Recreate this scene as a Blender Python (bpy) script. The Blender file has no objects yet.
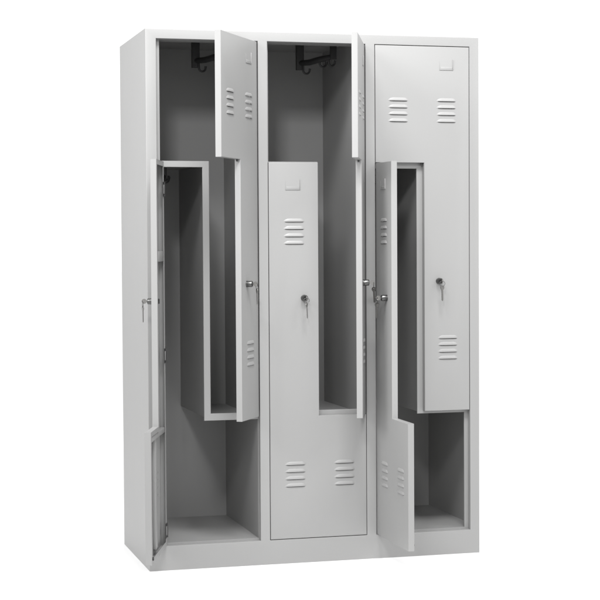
import bpy, bmesh, math
from mathutils import Matrix, Vector

SC = bpy.context.scene
COL = SC.collection
R = math.radians

# ------------------------------------------------------------------ sizes (metres)
W, D, H = 1.172, 0.528, 1.800
OPX = [0.036, 0.414, 0.7925]      # left edge of each door opening
OW = 0.3455                        # opening width
ZB, ZT = 0.0825, 0.7680 + 1.0      # opening bottom / top
T = 0.0012                         # sheet steel
DT = 0.020                         # door thickness
GAP = 0.0022
RY = 0.022                         # depth of the rebate the doors close against
SEAM_X = 0.1765                    # the seam between the two doors of a bay
SEAM_LO, SEAM_HI = 0.503, 1.3635
DIV_L, DIV_R = 0.1575, 0.180

# ------------------------------------------------------------------ materials
def nodes_of(m):
    m.use_nodes = True
    return m.node_tree, m.node_tree.nodes['Principled BSDF']

def paint(name, col, rough=0.42, bump=0.00006):
    m = bpy.data.materials.new(name)
    nt, b = nodes_of(m)
    tc = nt.nodes.new('ShaderNodeTexCoord')
    n1 = nt.nodes.new('ShaderNodeTexNoise'); n1.inputs['Scale'].default_value = 3.5
    n1.inputs['Detail'].default_value = 3
    nt.links.new(tc.outputs['Object'], n1.inputs['Vector'])
    mix = nt.nodes.new('ShaderNodeMix'); mix.data_type = 'RGBA'
    mix.inputs[6].default_value = (col[0]*.975, col[1]*.975, col[2]*.972, 1)
    mix.inputs[7].default_value = (col[0]*1.02, col[1]*1.02, col[2]*1.02, 1)
    nt.links.new(n1.outputs['Fac'], mix.inputs[0])
    nt.links.new(mix.outputs[2], b.inputs['Base Color'])
    mr = nt.nodes.new('ShaderNodeMapRange')
    mr.inputs['To Min'].default_value = rough - .04; mr.inputs['To Max'].default_value = rough + .05
    nt.links.new(n1.outputs['Fac'], mr.inputs['Value'])
    nt.links.new(mr.outputs['Result'], b.inputs['Roughness'])
    # powder coat orange peel and very slight panel waviness
    n2 = nt.nodes.new('ShaderNodeTexNoise'); n2.inputs['Scale'].default_value = 420
    nt.links.new(tc.outputs['Object'], n2.inputs['Vector'])
    n3 = nt.nodes.new('ShaderNodeTexNoise'); n3.inputs['Scale'].default_value = 2.2
    n3.inputs['Detail'].default_value = 1
    nt.links.new(tc.outputs['Object'], n3.inputs['Vector'])
    b1 = nt.nodes.new('ShaderNodeBump'); b1.inputs['Distance'].default_value = bump; b1.inputs['Strength'].default_value = .5
    b2 = nt.nodes.new('ShaderNodeBump'); b2.inputs['Distance'].default_value = .006; b2.inputs['Strength'].default_value = .5
    nt.links.new(n2.outputs['Fac'], b1.inputs['Height'])
    nt.links.new(n3.outputs['Fac'], b2.inputs['Height'])
    nt.links.new(b2.outputs['Normal'], b1.inputs['Normal'])
    nt.links.new(b1.outputs['Normal'], b.inputs['Normal'])
    return m

def simple(name, col, rough, metal=0.0, nscale=60, namt=.12):
    m = bpy.data.materials.new(name)
    nt, b = nodes_of(m)
    tc = nt.nodes.new('ShaderNodeTexCoord')
    n = nt.nodes.new('ShaderNodeTexNoise'); n.inputs['Scale'].default_value = nscale
    nt.links.new(tc.outputs['Object'], n.inputs['Vector'])
    mix = nt.nodes.new('ShaderNodeMix'); mix.data_type = 'RGBA'
    mix.inputs[6].default_value = (*[c*(1-namt) for c in col], 1)
    mix.inputs[7].default_value = (*[min(1, c*(1+namt)) for c in col], 1)
    nt.links.new(n.outputs['Fac'], mix.inputs[0])
    nt.links.new(mix.outputs[2], b.inputs['Base Color'])
    b.inputs['Roughness'].default_value = rough
    b.inputs['Metallic'].default_value = metal
    return m

PAINT = paint('light_grey_powder_coat', (0.270, 0.2695, 0.268))
CHROME = simple('nickel_plate', (0.13, 0.13, 0.128), .30, 1.0)
KEYMET = simple('key_nickel', (0.24, 0.236, 0.228), .32, 1.0)
LOCKFACE = simple('lock_plug', (0.05, 0.05, 0.05), .35, .8)
BLACK = simple('black_hook_plastic', (0.018, 0.018, 0.018), .45)
HINGE = simple('dark_hinge_steel', (0.06, 0.06, 0.06), .4, .6)
PAPER = simple('white_seamless', (0.87, 0.87, 0.87), .8, 0, 2, .005)

# ------------------------------------------------------------------ mesh helper
class MB:
    def __init__(s): s.v = []; s.f = []
    def add(s, vs, fs):
        k = len(s.v); s.v += [tuple(p) for p in vs]; s.f += [tuple(i+k for i in f) for f in fs]
    def box(s, x0, x1, y0, y1, z0, z1):
        vs = [(x, y, z) for x in (x0, x1) for y in (y0, y1) for z in (z0, z1)]
        s.add(vs, [(0,1,3,2),(4,6,7,5),(0,4,5,1),(2,3,7,6),(0,2,6,4),(1,5,7,3)])
    def tube(s, pts, r, n=10, cap=True):
        pts = [Vector(p) for p in pts]; rings = []
        ref = None
        for i, p in enumerate(pts):
            t = (pts[min(i+1, len(pts)-1)] - pts[max(i-1, 0)]).normalized()
            if ref is None:
                ref = Vector((0,0,1)) if abs(t.z) < .9 else Vector((1,0,0))
            a = t.cross(ref).normalized(); b = a.cross(t).normalized(); ref = b
            rr = r[i] if isinstance(r, (list, tuple)) else r
            rings.append([p + a*rr*math.cos(2*math.pi*j/n) + b*rr*math.sin(2*math.pi*j/n) for j in range(n)])
        vs = [q for ring in rings for q in ring]; fs = []
        for i in range(len(rings)-1):
            for j in range(n):
                j2 = (j+1) % n
                fs.append((i*n+j, i*n+j2, (i+1)*n+j2, (i+1)*n+j))
        if cap:
            fs.append(tuple(range(n-1, -1, -1))); fs.append(tuple((len(rings)-1)*n + j for j in range(n)))
        s.add(vs, fs)
    def lathe_y(s, prof, cx, cz, n=28):
        """prof = [(radius, y)]; a turned shape about an axis parallel to Y"""
        vs = []; fs = []
        for r, y in prof:
            vs += [(cx + r*math.cos(2*math.pi*j/n), y, cz + r*math.sin(2*math.pi*j/n)) for j in range(n)]
        for i in range(len(prof)-1):
            for j in range(n):
                j2 = (j+1) % n
                fs.append((i*n+j, i*n+j2, (i+1)*n+j2, (i+1)*n+j))
        fs.append(tuple(range(n-1, -1, -1))); fs.append(tuple((len(prof)-1)*n+j for j in range(n)))
        s.add(vs, fs)
    def build(s, name, mat, parent=None, bevel=0, smooth=40, merge=True):
        me = bpy.data.meshes.new(name)
        me.from_pydata(s.v, [], s.f); me.update()
        bm = bmesh.new(); bm.from_mesh(me)
        if merge: bmesh.ops.remove_doubles(bm, verts=bm.verts, dist=1e-6)
        bmesh.ops.recalc_face_normals(bm, faces=bm.faces)
        if bevel:
            es = [e for e in bm.edges if len(e.link_faces) == 2 and e.calc_face_angle(0) > R(50)]
            bmesh.ops.bevel(bm, geom=es, offset=bevel, segments=2, profile=.5, affect='EDGES', clamp_overlap=True)
        for f in bm.faces: f.smooth = True
        bm.to_mesh(me); bm.free()
        me.set_sharp_from_angle(angle=R(smooth))
        me.materials.append(mat)
        o = bpy.data.objects.new(name, me); COL.objects.link(o)
        if parent: o.parent = parent
        return o

def inset(poly, d):
    """inset of a rectilinear CCW polygon [(x,z)]"""
    n = len(poly); out = []
    for i in range(n):
        p0, p1, p2 = Vector(poly[i-1]), Vector(poly[i]), Vector(poly[(i+1) % n])
        a = (p1-p0).normalized(); b = (p2-p1).normalized()
        na = Vector((-a.y, a.x)); nb = Vector((-b.y, b.x))
        out.append(tuple(p1 + (na+nb)*d))
    return out

def rect(x0, x1, z0, z1): return [(x0, z0), (x1, z0), (x1, z1), (x0, z1)]

def plate_with_holes(mb, outer, holes, y):
    bm = bmesh.new()
    es = []
    for loop in [outer] + holes:
        vs = [bm.verts.new((x, y, z)) for x, z in loop]
        for i in range(len(vs)): es.append(bm.edges.new((vs[i-1], vs[i])))
    bmesh.ops.triangle_fill(bm, edges=es, use_beauty=True, use_dissolve=False)
    bm.verts.index_update()
    mb.add([v.co[:] for v in bm.verts], [tuple(v.index for v in f.verts) for f in bm.faces])
    bm.free()

def strip(mb, la, ya, lb, yb):
    n = len(la)
    vs = [(x, ya, z) for x, z in la] + [(x, yb, z) for x, z in lb]
    mb.add(vs, [(i, (i+1) % n, n+(i+1) % n, n+i) for i in range(n)])

BEND = [(0.0018*(1-math.sin(a)), 0.0018*(1-math.cos(a))) for a in [R(k) for k in (0, 22.5, 45, 67.5, 90)]]   # (inset, depth)

# ------------------------------------------------------------------ the locker
locker = bpy.data.objects.new('locker', None); COL.objects.link(locker)
locker['label'] = 'light grey steel locker with three bays and interlocking L-shaped doors, four of them standing open'
locker['category'] = 'locker'

# front frame with three openings, each bent inwards to a rebate
mb = MB()
ZP = 0.055
outer = [(0, ZP), (W, ZP), (W, H), (0, H)]
holes = [rect(x, x+OW, ZB, ZT) for x in OPX]
front_outer = [(0.0018, ZP), (W-.0018, ZP), (W-.0018, H-.0018), (0.0018, H-.0018)]
plate_with_holes(mb, front_outer, [inset(h, -.0018) for h in holes], 0.0)
prev = BEND[0]
for b in BEND[1:]:
    def lp(i): return [(i, ZP), (W-i, ZP), (W-i, H-i), (i, H-i)]
    A, B = lp(prev[0]), lp(b[0])
    vs = [(A[1][0], prev[1], A[1][1]), (A[2][0], prev[1], A[2][1]), (A[3][0], prev[1], A[3][1]), (A[0][0], prev[1], A[0][1]),
          (B[1][0], b[1], B[1][1]), (B[2][0], b[1], B[2][1]), (B[3][0], b[1], B[3][1]), (B[0][0], b[1], B[0][1])]
    mb.add(vs, [(0,1,5,4),(1,2,6,5),(2,3,7,6)])
    for h in holes: strip(mb, inset(h, -prev[0]), prev[1], inset(h, -b[0]), b[1])
    prev = b
for h in holes:
    strip(mb, h, BEND[-1][1], h, RY)
    x0, x1 = h[0][0], h[1][0]
    k = holes.index(h)
    inner = rect(x0+(.014 if k == 0 else .007), x1-(.014 if k == 2 else .0015), ZB+.0065, ZT-.0006)
    strip(mb, h, RY, inner, RY)
    strip(mb, inner, RY, inner, RY+.006)
frame = mb.build('front_frame', PAINT, locker)

# plinth
mb = MB(); mb.box(0.0018, W-.0018, 0, .0015, 0, ZP)
mb.box(0, .0018, .0018, .0019, 0, ZP)
mb = MB()
pr = [(-0.0+b[0], b[1]) for b in BEND]
path = [(0, .0205)] + [(x, y) for x, y in reversed(pr)] + [(W-x, y) for x, y in pr] + [(W, .0205)]
n = len(path)
mb.add([(x, y, 0) for x, y in path] + [(x, y, ZP) for x, y in path], [(i, i+1, n+i+1, n+i) for i in range(n-1)])
mb.add([(x, y, 0) for x, y in path], [tuple(range(n))])
plinth = mb.build('plinth', PAINT, locker)

Y0 = 0.0018
def panel(name, *boxes, bevel=0, parent=locker):
    m = MB()
    for b in boxes: m.box(*b)
    return m.build(name, PAINT, parent, bevel)
panel('side_panel', (0, T, Y0, D, ZP, H), (0, T, .0206, D, 0, ZP))
panel('side_panel', (W-T, W, Y0, D, ZP, H), (W-T, W, .0206, D, 0, ZP))
panel('top_panel', (T, W-T, Y0, D, H-T, H), (T, W-T, RY+.007, D-.0033, H-.0045, H-.0030), (T, W-T, RY+.0064, .085, ZT+.0004, ZT+.0016), (T, W-T, .0851, .0863, ZT+.0004, H-.0046))
panel('back_panel', (T, W-T, D-.0032, D-.002, .002, H-T))
panel('base_panel', (T, W-T, RY+.0005, D-.0032, ZB+.0048, ZB+.0062))

WALLX = [OPX[1]-.0345, OPX[2]-.0345]
for x in WALLX:
    panel('partition', (x, x+T, RY+.0065, D-.0034, ZB+.0064, ZT+.0003), (x, x+T, .0864, D-.0034, ZT+.0003, H-.0047))

# Z-shaped divider between the two compartments of every bay
for i, ox in enumerate(OPX):
    m = MB()
    xl = 0.0 if i == 0 else WALLX[i-1]+T
    xr = WALLX[i] if i < 2 else W-T
    xl = max(xl, T) + .0003; xr -= .0003
    a0, a1 = ox + .0005, ox + OW - .0005           # face strip ends against the frame rebate
    zt0, zt1 = SEAM_HI-.0180, SEAM_HI+.0025
    zb0, zb1 = SEAM_LO-.0085, SEAM_LO+.0150
    dl, dr = ox+DIV_L, ox+DIV_R
    fy = RY-.0004
    poly = [(a1, zb0), (a1, zb1), (dr, zb1), (dr, zt1), (a0, zt1), (a0, zt0), (dl, zt0), (dl, zb0)]
    # facing: rounded front, 5 mm returns
    prev = (0.0009, fy); 
    plate_with_holes(m, inset(poly, .0009), [], fy)
    strip(m, inset(poly, .0009), fy, poly, fy+.0009)
    strip(m, poly, fy+.0009, poly, fy+.006)
    # sheets running to the back
    px = dr - .004
    m.box(px, px+T, fy+.001, D-.0036, zb0+.003, zt1-.003)
    m.box(xl, px, fy+.0065, D-.0036, zt1-.0075, zt1-.0063)
    m.box(px+T, xr, fy+.0065, D-.0036, zb0+.004, zb0+.0052)
    m.build('compartment_divider', PAINT, locker)

# ------------------------------------------------------------------ doors
def louvre(mb, x0, x1, zu, dirn=-1, h=.0100, out=.0033):
    prof = [(0.0, h+.0012), (.35, h-.0008), (.72, h*.68), (.95, h*.38), (1.0, 0.0005)]
    L = x1-x0
    cols = [(0, 0), (.004, .30), (.009, .68), (.015, .92), (.021, 1), (L-.014, 1), (L-.008, .85), (L-.0035, .45), (L, 0)]
    for shift in (0.0, .0009):
        vs = []
        for dx, k in cols:
            for o, z in prof:
                vs.append((x0+dx, -(out*o*k) + shift - .00005, zu + z*(.35+.65*k if k < 1 else 1) ))
        n = len(prof); fs = []
        for c in range(len(cols)-1):
            for r_ in range(n-1):
                a = c*n+r_
                fs.append((a, a+n, a+n+1, a+1))
        mb.add(vs, fs)
    # lip joining both skins along the open lower edge
    n = len(prof); base = len(mb.v) - 2*len(cols)*n
    for c in range(len(cols)-1):
        a = base + c*n + n-1; b = a + n
        a2 = a + len(cols)*n; b2 = b + len(cols)*n
        mb.f.append((a, b, b2, a2))

def make_door(bay, kind, angle):
    ox = OPX[bay]
    if kind == 'lower':
        poly = [(GAP, ZB+GAP), (OW-GAP, ZB+GAP), (OW-GAP, SEAM_LO-.0015), (SEAM_X-.0015, SEAM_LO-.0015),
                (SEAM_X-.0015, SEAM_HI-.0015), (GAP, SEAM_HI-.0015)]
        hx = GAP; sgn = 1
        vents = [(.053, .126, .336, .0246), (.227, .300, .336, .0246), (.053, .126, 1.162, .0250)]
        lock = (.123, .904); card = (.060, .112, 1.270, 1.312)
    else:
        poly = [(SEAM_X+.0015, SEAM_LO+.0015), (OW-GAP, SEAM_LO+.0015), (OW-GAP, ZT-GAP), (GAP, ZT-GAP),
                (GAP, SEAM_HI+.0015), (SEAM_X+.0015, SEAM_HI+.0015)]
        hx = OW-GAP; sgn = -1
        vents = [(.048, .120, 1.577, .0238), (.2235, .2955, 1.577, .0238), (.226, .299, .756, .0238)]
        lock = (.2305, .956); card = (.235, .285, 1.685, 1.728)
    poly = [(x-hx, z) for x, z in poly]
    vents = [(a-hx, b-hx, z, p) for a, b, z, p in vents]
    card = (card[0]-hx, card[1]-hx, card[2], card[3]); lock = (lock[0]-hx, lock[1])
    slots = []
    for a, b, z, p in vents:
        for k in range(4): slots.append(rect(a+.006, b-.004, z-p*k-.0016, z-p*k+.0058))
    m = MB()
    plate_with_holes(m, inset(poly, .0018), slots, 0)
    prev = BEND[0]
    for b in BEND[1:]:
        strip(m, inset(poly, prev[0]), prev[1], inset(poly, b[0]), b[1]); prev = b
    strip(m, poly, BEND[-1][1], poly, DT)
    lip = inset(poly, .016)
    strip(m, poly, DT, lip, DT)
    strip(m, lip, DT, lip, DT-T)
    inn = inset(poly, T+.0002)
    strip(m, lip, DT-T, inn, DT-T)
    strip(m, inn, DT-T, inn, T)
    plate_with_holes(m, inn, slots, T)
    for s in slots: strip(m, s, 0, s, T)
    d = m.build('door', PAINT, locker)
    # pivot: the vertical edge of the door
    piv = Vector((ox+hx, 0, 0))
    if angle:
        piv.x += (-.0015 if kind == 'upper' else 0.0)
    rot = angle if kind == 'upper' else -angle
    d.location = piv; d.rotation_euler = (0, 0, R(rot))
    M = Matrix.Translation(piv) @ Matrix.Rotation(R(rot), 4, 'Z')
    # vents
    for a, b, z, p in vents:
        mv = MB()
        for k in range(4): louvre(mv, a, b, z-p*k)
        mv.build('vent', PAINT, d, merge=False)
    # name card pocket
    x0, x1, z0, z1 = card; mc = MB()
    e = .0022
    mc.box(x0+.004, x1-e, -.0008, -.00005, z0+e, z0+e+.009)
    mc.box(x0, x1, -.0020, -.00004, z0+.0003, z0+e)
    mc.box(x1-e*.8, x1, -.0028, -.00004, z0+e, z1-.006)
    mc.box(x0, x0+.0010, -.0007, -.00004, z0+e, z1-.012)
    mc.build('card_holder', PAINT, d, bevel=.0003)
    # lock cylinder
    lx, lz = lock; ml = MB()
    ml.lathe_y([(.0108, -.00005), (.0108, -.0020), (.0102, -.0026), (.0098, -.0030), (.0098, -.0050), (.0102, -.0053), (.0102, -.0180), (.0092, -.0195), (.0002, -.0195)], lx, lz)
    lo = ml.build('lock', CHROME, d, smooth=35)
    mp = MB(); mp.lathe_y([(.0068, -.01955), (.0066, -.0206), (.0002, -.0207)], lx, lz)
    mp.build('lock_plug', LOCKFACE, d)
    mi = MB(); mi.lathe_y([(.012, T+.0001), (.012, .010), (.009, .011), (.009, .016), (.0002, .016)], lx, lz)
    # the cam: points away from the hinge, towards the frame or divider edge
    c0, c1 = (lx-.008, lx+.040) if sgn == 1 else (lx-.040, lx+.008)
    mi.box(c0, c1, .0161, .0186, lz-.008, lz+.008)
    mi.build('lock_cam', HINGE, d, bevel=.0004)
    # stiffening channel on the inner face of the wide part
    ms = MB()
    xw = .17*sgn
    if kind == 'lower':
        z0, z1 = ZB+.024, SEAM_LO-.040
        ms.box(xw-.022, xw+.022, T+.0001, .012, z0, z1)
        ms.build('stiffener', PAINT, d, bevel=.002)
        ms = MB(); ms.box(.003, .160, T+.0002, .0175, 1.032, 1.066)
        ms.build('lock_rail', PAINT, d, bevel=.002)
        ms = MB(); ms.box(.003, .327, T+.0002, .0172, SEAM_LO-.038, SEAM_LO-.021)
        ms.build('stiffener', PAINT, d, bevel=.002)
    else:
        z0, z1 = SEAM_HI+.024, ZT-.025
        ms.box(xw-.022, xw+.022, T+.0001, .012, z0, z1)
        ms.build('stiffener', PAINT, d, bevel=.002)
    # hinges
    hz = (ZB+.055, .72, 1.27) if kind == 'lower' else (SEAM_LO+.10, 1.15, ZT-.09)
    for z in hz:
        mh = MB()
        s = sgn
        xa, xb = sorted((s*.0015, s*.030))
        mh.box(xa, xb, DT+.0002, DT+.0016, z-.024, z+.024)
        mh.tube([(s*.0012, DT+.002, z-.024), (s*.0012, DT+.002, z+.024)], .0028, 12)
        mh.build('hinge', HINGE, d, bevel=0)
        mh = MB(); xc, xd = sorted((s*.010, s*.022)); mh.box(xc, xd, DT+.0017, DT+.0028, z-.015, z+.015)
        mh.build('hinge_leaf', PAINT, d, bevel=.0003)
    # rivet under the wide part
    mr = MB()
    if kind == 'lower': mr.tube([(sgn*.326, DT-.0005, (ZB if kind == 'lower' else ZT-.04)+.020), (sgn*.326, DT+.004, (ZB if kind == 'lower' else ZT-.04)+.020)], .0055, 14)
    if kind == 'lower': mr.build('bump_stop', BLACK, d); mr = MB()
    if kind == 'upper':
        mr.tube([(-.172, .010, SEAM_HI+.0014), (-.172, .010, SEAM_HI-.006)], .0032, 12)
        mr.build('stop_pin', HINGE, d)
    return d, M, lock

# a set of two keys: one in the lock, its twin on the ring
def key_flat(mb, base, axis, wide, thick, L=.048, teeth=True):
    """thin key: bow at base, blade along axis; wide and thick are unit vectors"""
    def P(a, w, t): return tuple(base + axis*a + wide*w + thick*t)
    rb = .0080; n = 18
    prof = []
    for j in range(n+1):
        an = math.pi*.12 + (2*math.pi - math.pi*.24)*j/n
        prof.append((-rb*math.cos(an)*-1*-1, rb*math.sin(an)))
    prof = [(rb*math.cos(a), rb*math.sin(a)) for a in [R(25) + (R(310))*j/n for j in range(n+1)]]
    pts = prof
    hw = .0032
    blade = [(rb+.001, -hw)]
    if teeth:
        zz = [0, -.4, .2, -.9, .3, -.2, -1.0, .1]
        for i, t in enumerate(zz): blade.append((rb+.010+i*.0032, -hw-.0002 - t*.0007))
    blade += [(L-.003, -hw*.9), (L, 0), (L-.003, hw*.9), (rb+.001, hw)]
    loop = pts + blade
    th = .0010
    hole = [(-rb*.45+.0022*math.cos(a), .0022*math.sin(a)) for a in [2*math.pi*j/10 for j in range(10)]]
    for s in (-th, th):
        bm = bmesh.new(); es = []
        for lpp in (loop, hole):
            vs = [bm.verts.new((a, w, 0)) for a, w in lpp]
            for i in range(len(vs)): es.append(bm.edges.new((vs[i-1], vs[i])))
        bmesh.ops.triangle_fill(bm, edges=es, use_beauty=True)
        bm.verts.index_update()
        mb.add([P(v.co.x, v.co.y, s) for v in bm.verts], [tuple(v.index for v in f.verts) for f in bm.faces])
        bm.free()
    for lpp in (loop, hole):
        k = len(lpp)
        mb.add([P(a, w, -th) for a, w in lpp] + [P(a, w, th) for a, w in lpp],
               [(i, (i+1) % k, k+(i+1) % k, k+i) for i in range(k)])

def make_keys(M, lock, label, swing=0.0, twist=0.0):
    e = bpy.data.objects.new('key_pair', None); COL.objects.link(e)
    e['label'] = label; e['category'] = 'keys'; e['group'] = 'pairs of keys hanging from the locks'
    lx, lz = lock
    e.matrix_world = M @ Matrix.Translation((lx, -.0210, lz))
    # inserted key: blade runs into the plug (+Y local), bow outside
    m = MB()
    bo = -.0100
    key_flat(m, Vector((0, bo, 0)), Vector((0, 1, 0)), Vector((0, 0, 1)), Vector((1, 0, 0)), L=.026, teeth=False)
    m.build('key', KEYMET, e)
    # ring through the bow, hanging
    hy = bo + .0043*-1
    rr = .0095
    cz = -rr + .001
    m = MB()
    pts = [(rr*math.sin(a)*math.sin(twist), hy + rr*math.sin(a)*math.cos(twist)*.35, cz + rr*math.cos(a)) for a in [2*math.pi*j/28 for j in range(29)]]
    pts = [(rr*math.sin(a), hy, cz + rr*math.cos(a)) for a in [2*math.pi*j/28 for j in range(29)]]
    m.tube(pts, .0008, 8, cap=False)
    m.build('key_ring', CHROME, e)
    # hanging twin key
    m = MB()
    ax = Vector((math.sin(swing)*.6, -math.sin(swing)*.3, -1)).normalized()
    wd = Vector((math.sin(twist), math.cos(twist), 0)); wd = (wd - ax*wd.dot(ax)).normalized(); tk = ax.cross(wd)
    key_flat(m, Vector((0, hy, cz-rr)) + ax*.0045, ax, wd, tk, L=.046)
    m.build('key', KEYMET, e)
    return e

spec = [
 (0, 'upper', 56.75, 'keys hanging at mid height on the half-open upper door of the left bay', .05, .9),
 (0, 'lower', 108.5, 'keys on the far left lock, hanging against the outer side of the locker', -.03, 1.1),
 (1, 'upper', 69.0, 'keys on the edge-on open upper door of the middle bay', .12, .5),
 (1, 'lower', 0, 'keys hanging from the lock of the closed lower door of the middle bay', .06, .55),
 (2, 'upper', 0, 'keys hanging from the lock of the closed upper door of the right bay', .02, 1.2),
 (2, 'lower', 90.5, 'keys on the open lower door of the right bay, seen from the side', .10, .8),
]
labels = {(0,'upper'): 'upper door of the left bay, half open', (0,'lower'): 'lower door of the left bay, swung wide open showing its inner side',
          (1,'upper'): 'upper door of the middle bay, open and seen almost edge on', (1,'lower'): 'closed lower door of the middle bay',
          (2,'upper'): 'closed upper door of the right bay', (2,'lower'): 'lower door of the right bay, open at a right angle'}
for bay, kind, ang, lab, sw, tw in spec:
    d, M, lock = make_door(bay, kind, ang)
    d['label'] = labels[(bay, kind)]
    make_keys(M, lock, lab, sw, tw)

# ------------------------------------------------------------------ black hook bars under the ceiling of each compartment
def jhook(m, x, y, z, s=1.0, ln=.014):
    pts = [(0, 0), (0, -ln*.6), (0, -ln)] + [(.0115-.0115*math.cos(a), -ln-.004-.0115*math.sin(a)) for a in [R(k) for k in range(0, 181, 20)]] + [(.0245, -ln+.003)]
    m.tube([(x+p*s, y, z+q*s) for p, q in pts], [.0036]*(len(pts)-1)+[.0044], 8)

def hook_bar(x0, y0, x1, y1, ztop, drop=.062, up=0.0, hooks=((.10, .032, .028), (.60, .030, .010), (.86, .028, .010))):
    m = MB()
    z = ztop
    m.box(x0-.014, x0+.013, y0-.007, y0+.007, z-drop, z+up)
    m.box(x1-.011, x1+.011, y1-.006, y1+.006, z-.032, z+up)
    m.tube([(x0, y0, z-.038), (x0+(x1-x0)*.3, y0+(y1-y0)*.3, z-.037), (x0+(x1-x0)*.6, y0+(y1-y0)*.6, z-.029), (x1, y1, z-.022)], [.0095, .011, .011, .009], 10)
    dx, dy = x1-x0, y1-y0
    h = m.build('hook_bar', BLACK, locker, bevel=0)
    for t, zz, ln in hooks:
        mh = MB(); jhook(mh, x0+dx*t, y0+dy*t, z-zz, 1, ln); mh.build('hook', BLACK, h)
    return h
for ox in OPX:
    hook_bar(ox+.193, .29, ox+.287, .19, ZT-.001, up=H-.0047-ZT+.0008)
    hook_bar(ox+.075, .30, ox+.045, .16, SEAM_HI-.006, .055, 0.0, ((.5, .030, .010), (.95, .028, .010)))

# ------------------------------------------------------------------ setting
m = MB(); m.box(-40, 40, -25, 60, -.02, 0)
fl = m.build('floor', PAPER); fl['kind'] = 'structure'; fl['label'] = 'seamless white studio floor'

# ------------------------------------------------------------------ light
w = bpy.data.worlds.new('World'); SC.world = w; w.use_nodes = True
bg = w.node_tree.nodes['Background']; bg.inputs['Color'].default_value = (1, 1, 1, 1); bg.inputs['Strength'].default_value = 1.17

def area(name, loc, target, size, power, sy=None):
    l = bpy.data.lights.new(name, 'AREA'); l.energy = power; l.size = size
    if sy: l.shape = 'RECTANGLE'; l.size_y = sy
    o = bpy.data.objects.new(name, l); COL.objects.link(o)
    o.location = loc
    o.rotation_euler = (Vector(target)-Vector(loc)).to_track_quat('-Z', 'Y').to_euler()
    return o
def studio(name, az, el, dist, size, power, spread=180, aim=1.0):
    c = Vector((.6, 0, aim)); a, e = R(az), R(el)
    p = c + dist*Vector((math.sin(a)*math.cos(e), -math.cos(a)*math.cos(e), math.sin(e)))
    o = area(name, p, c, size, power); o.data.spread = R(spread)       # gridded softbox
    return o
studio('key_softbox', -36, 44, 4.2, 0.9, 8, 50, 1.55)
studio('left_softbox', -60, 25, 5.0, 1.5, 8.5, 50, 1.5)
studio('top_softbox', -2, 53, 3.8, 1.1, 22.5, 62, 1.6)
studio('right_softbox', 45, 35, 5.0, 1.8, 5, 45, 1.5)
studio('side_softbox', -75, 20, 5.0, 1.2, 3.5, 40, 1.4)
studio('low_spot_box', -22, 24, 5.0, 0.5, 5.5, 45, 1.4)

# ------------------------------------------------------------------ camera (solved from the photograph)
cx, cy, cz, yaw, pit, rol, f = -0.9538, -5.4322, 1.0891, .2655, -.0341, -.0057, 1659.86
fw = Vector((math.sin(yaw)*math.cos(pit), math.cos(yaw)*math.cos(pit), math.sin(pit)))
r = Vector((math.cos(yaw), -math.sin(yaw), 0)); u = r.cross(fw)
r2 = r*math.cos(rol) + u*math.sin(rol); u2 = -r*math.sin(rol) + u*math.cos(rol)
cam = bpy.data.cameras.new('camera'); co = bpy.data.objects.new('camera', cam); COL.objects.link(co)
co.matrix_world = Matrix(((r2.x, u2.x, -fw.x, cx), (r2.y, u2.y, -fw.y, cy), (r2.z, u2.z, -fw.z, cz), (0, 0, 0, 1)))
cam.sensor_width = 36; cam.lens = f*36/600; cam.clip_start = .05; cam.clip_end = 300
SC.camera = co
SC.view_settings.view_transform = 'Standard'; SC.view_settings.look = 'None'
SC.view_settings.exposure = 0; SC.view_settings.gamma = 1
SC.cycles.max_bounces = 8; SC.cycles.diffuse_bounces = 6
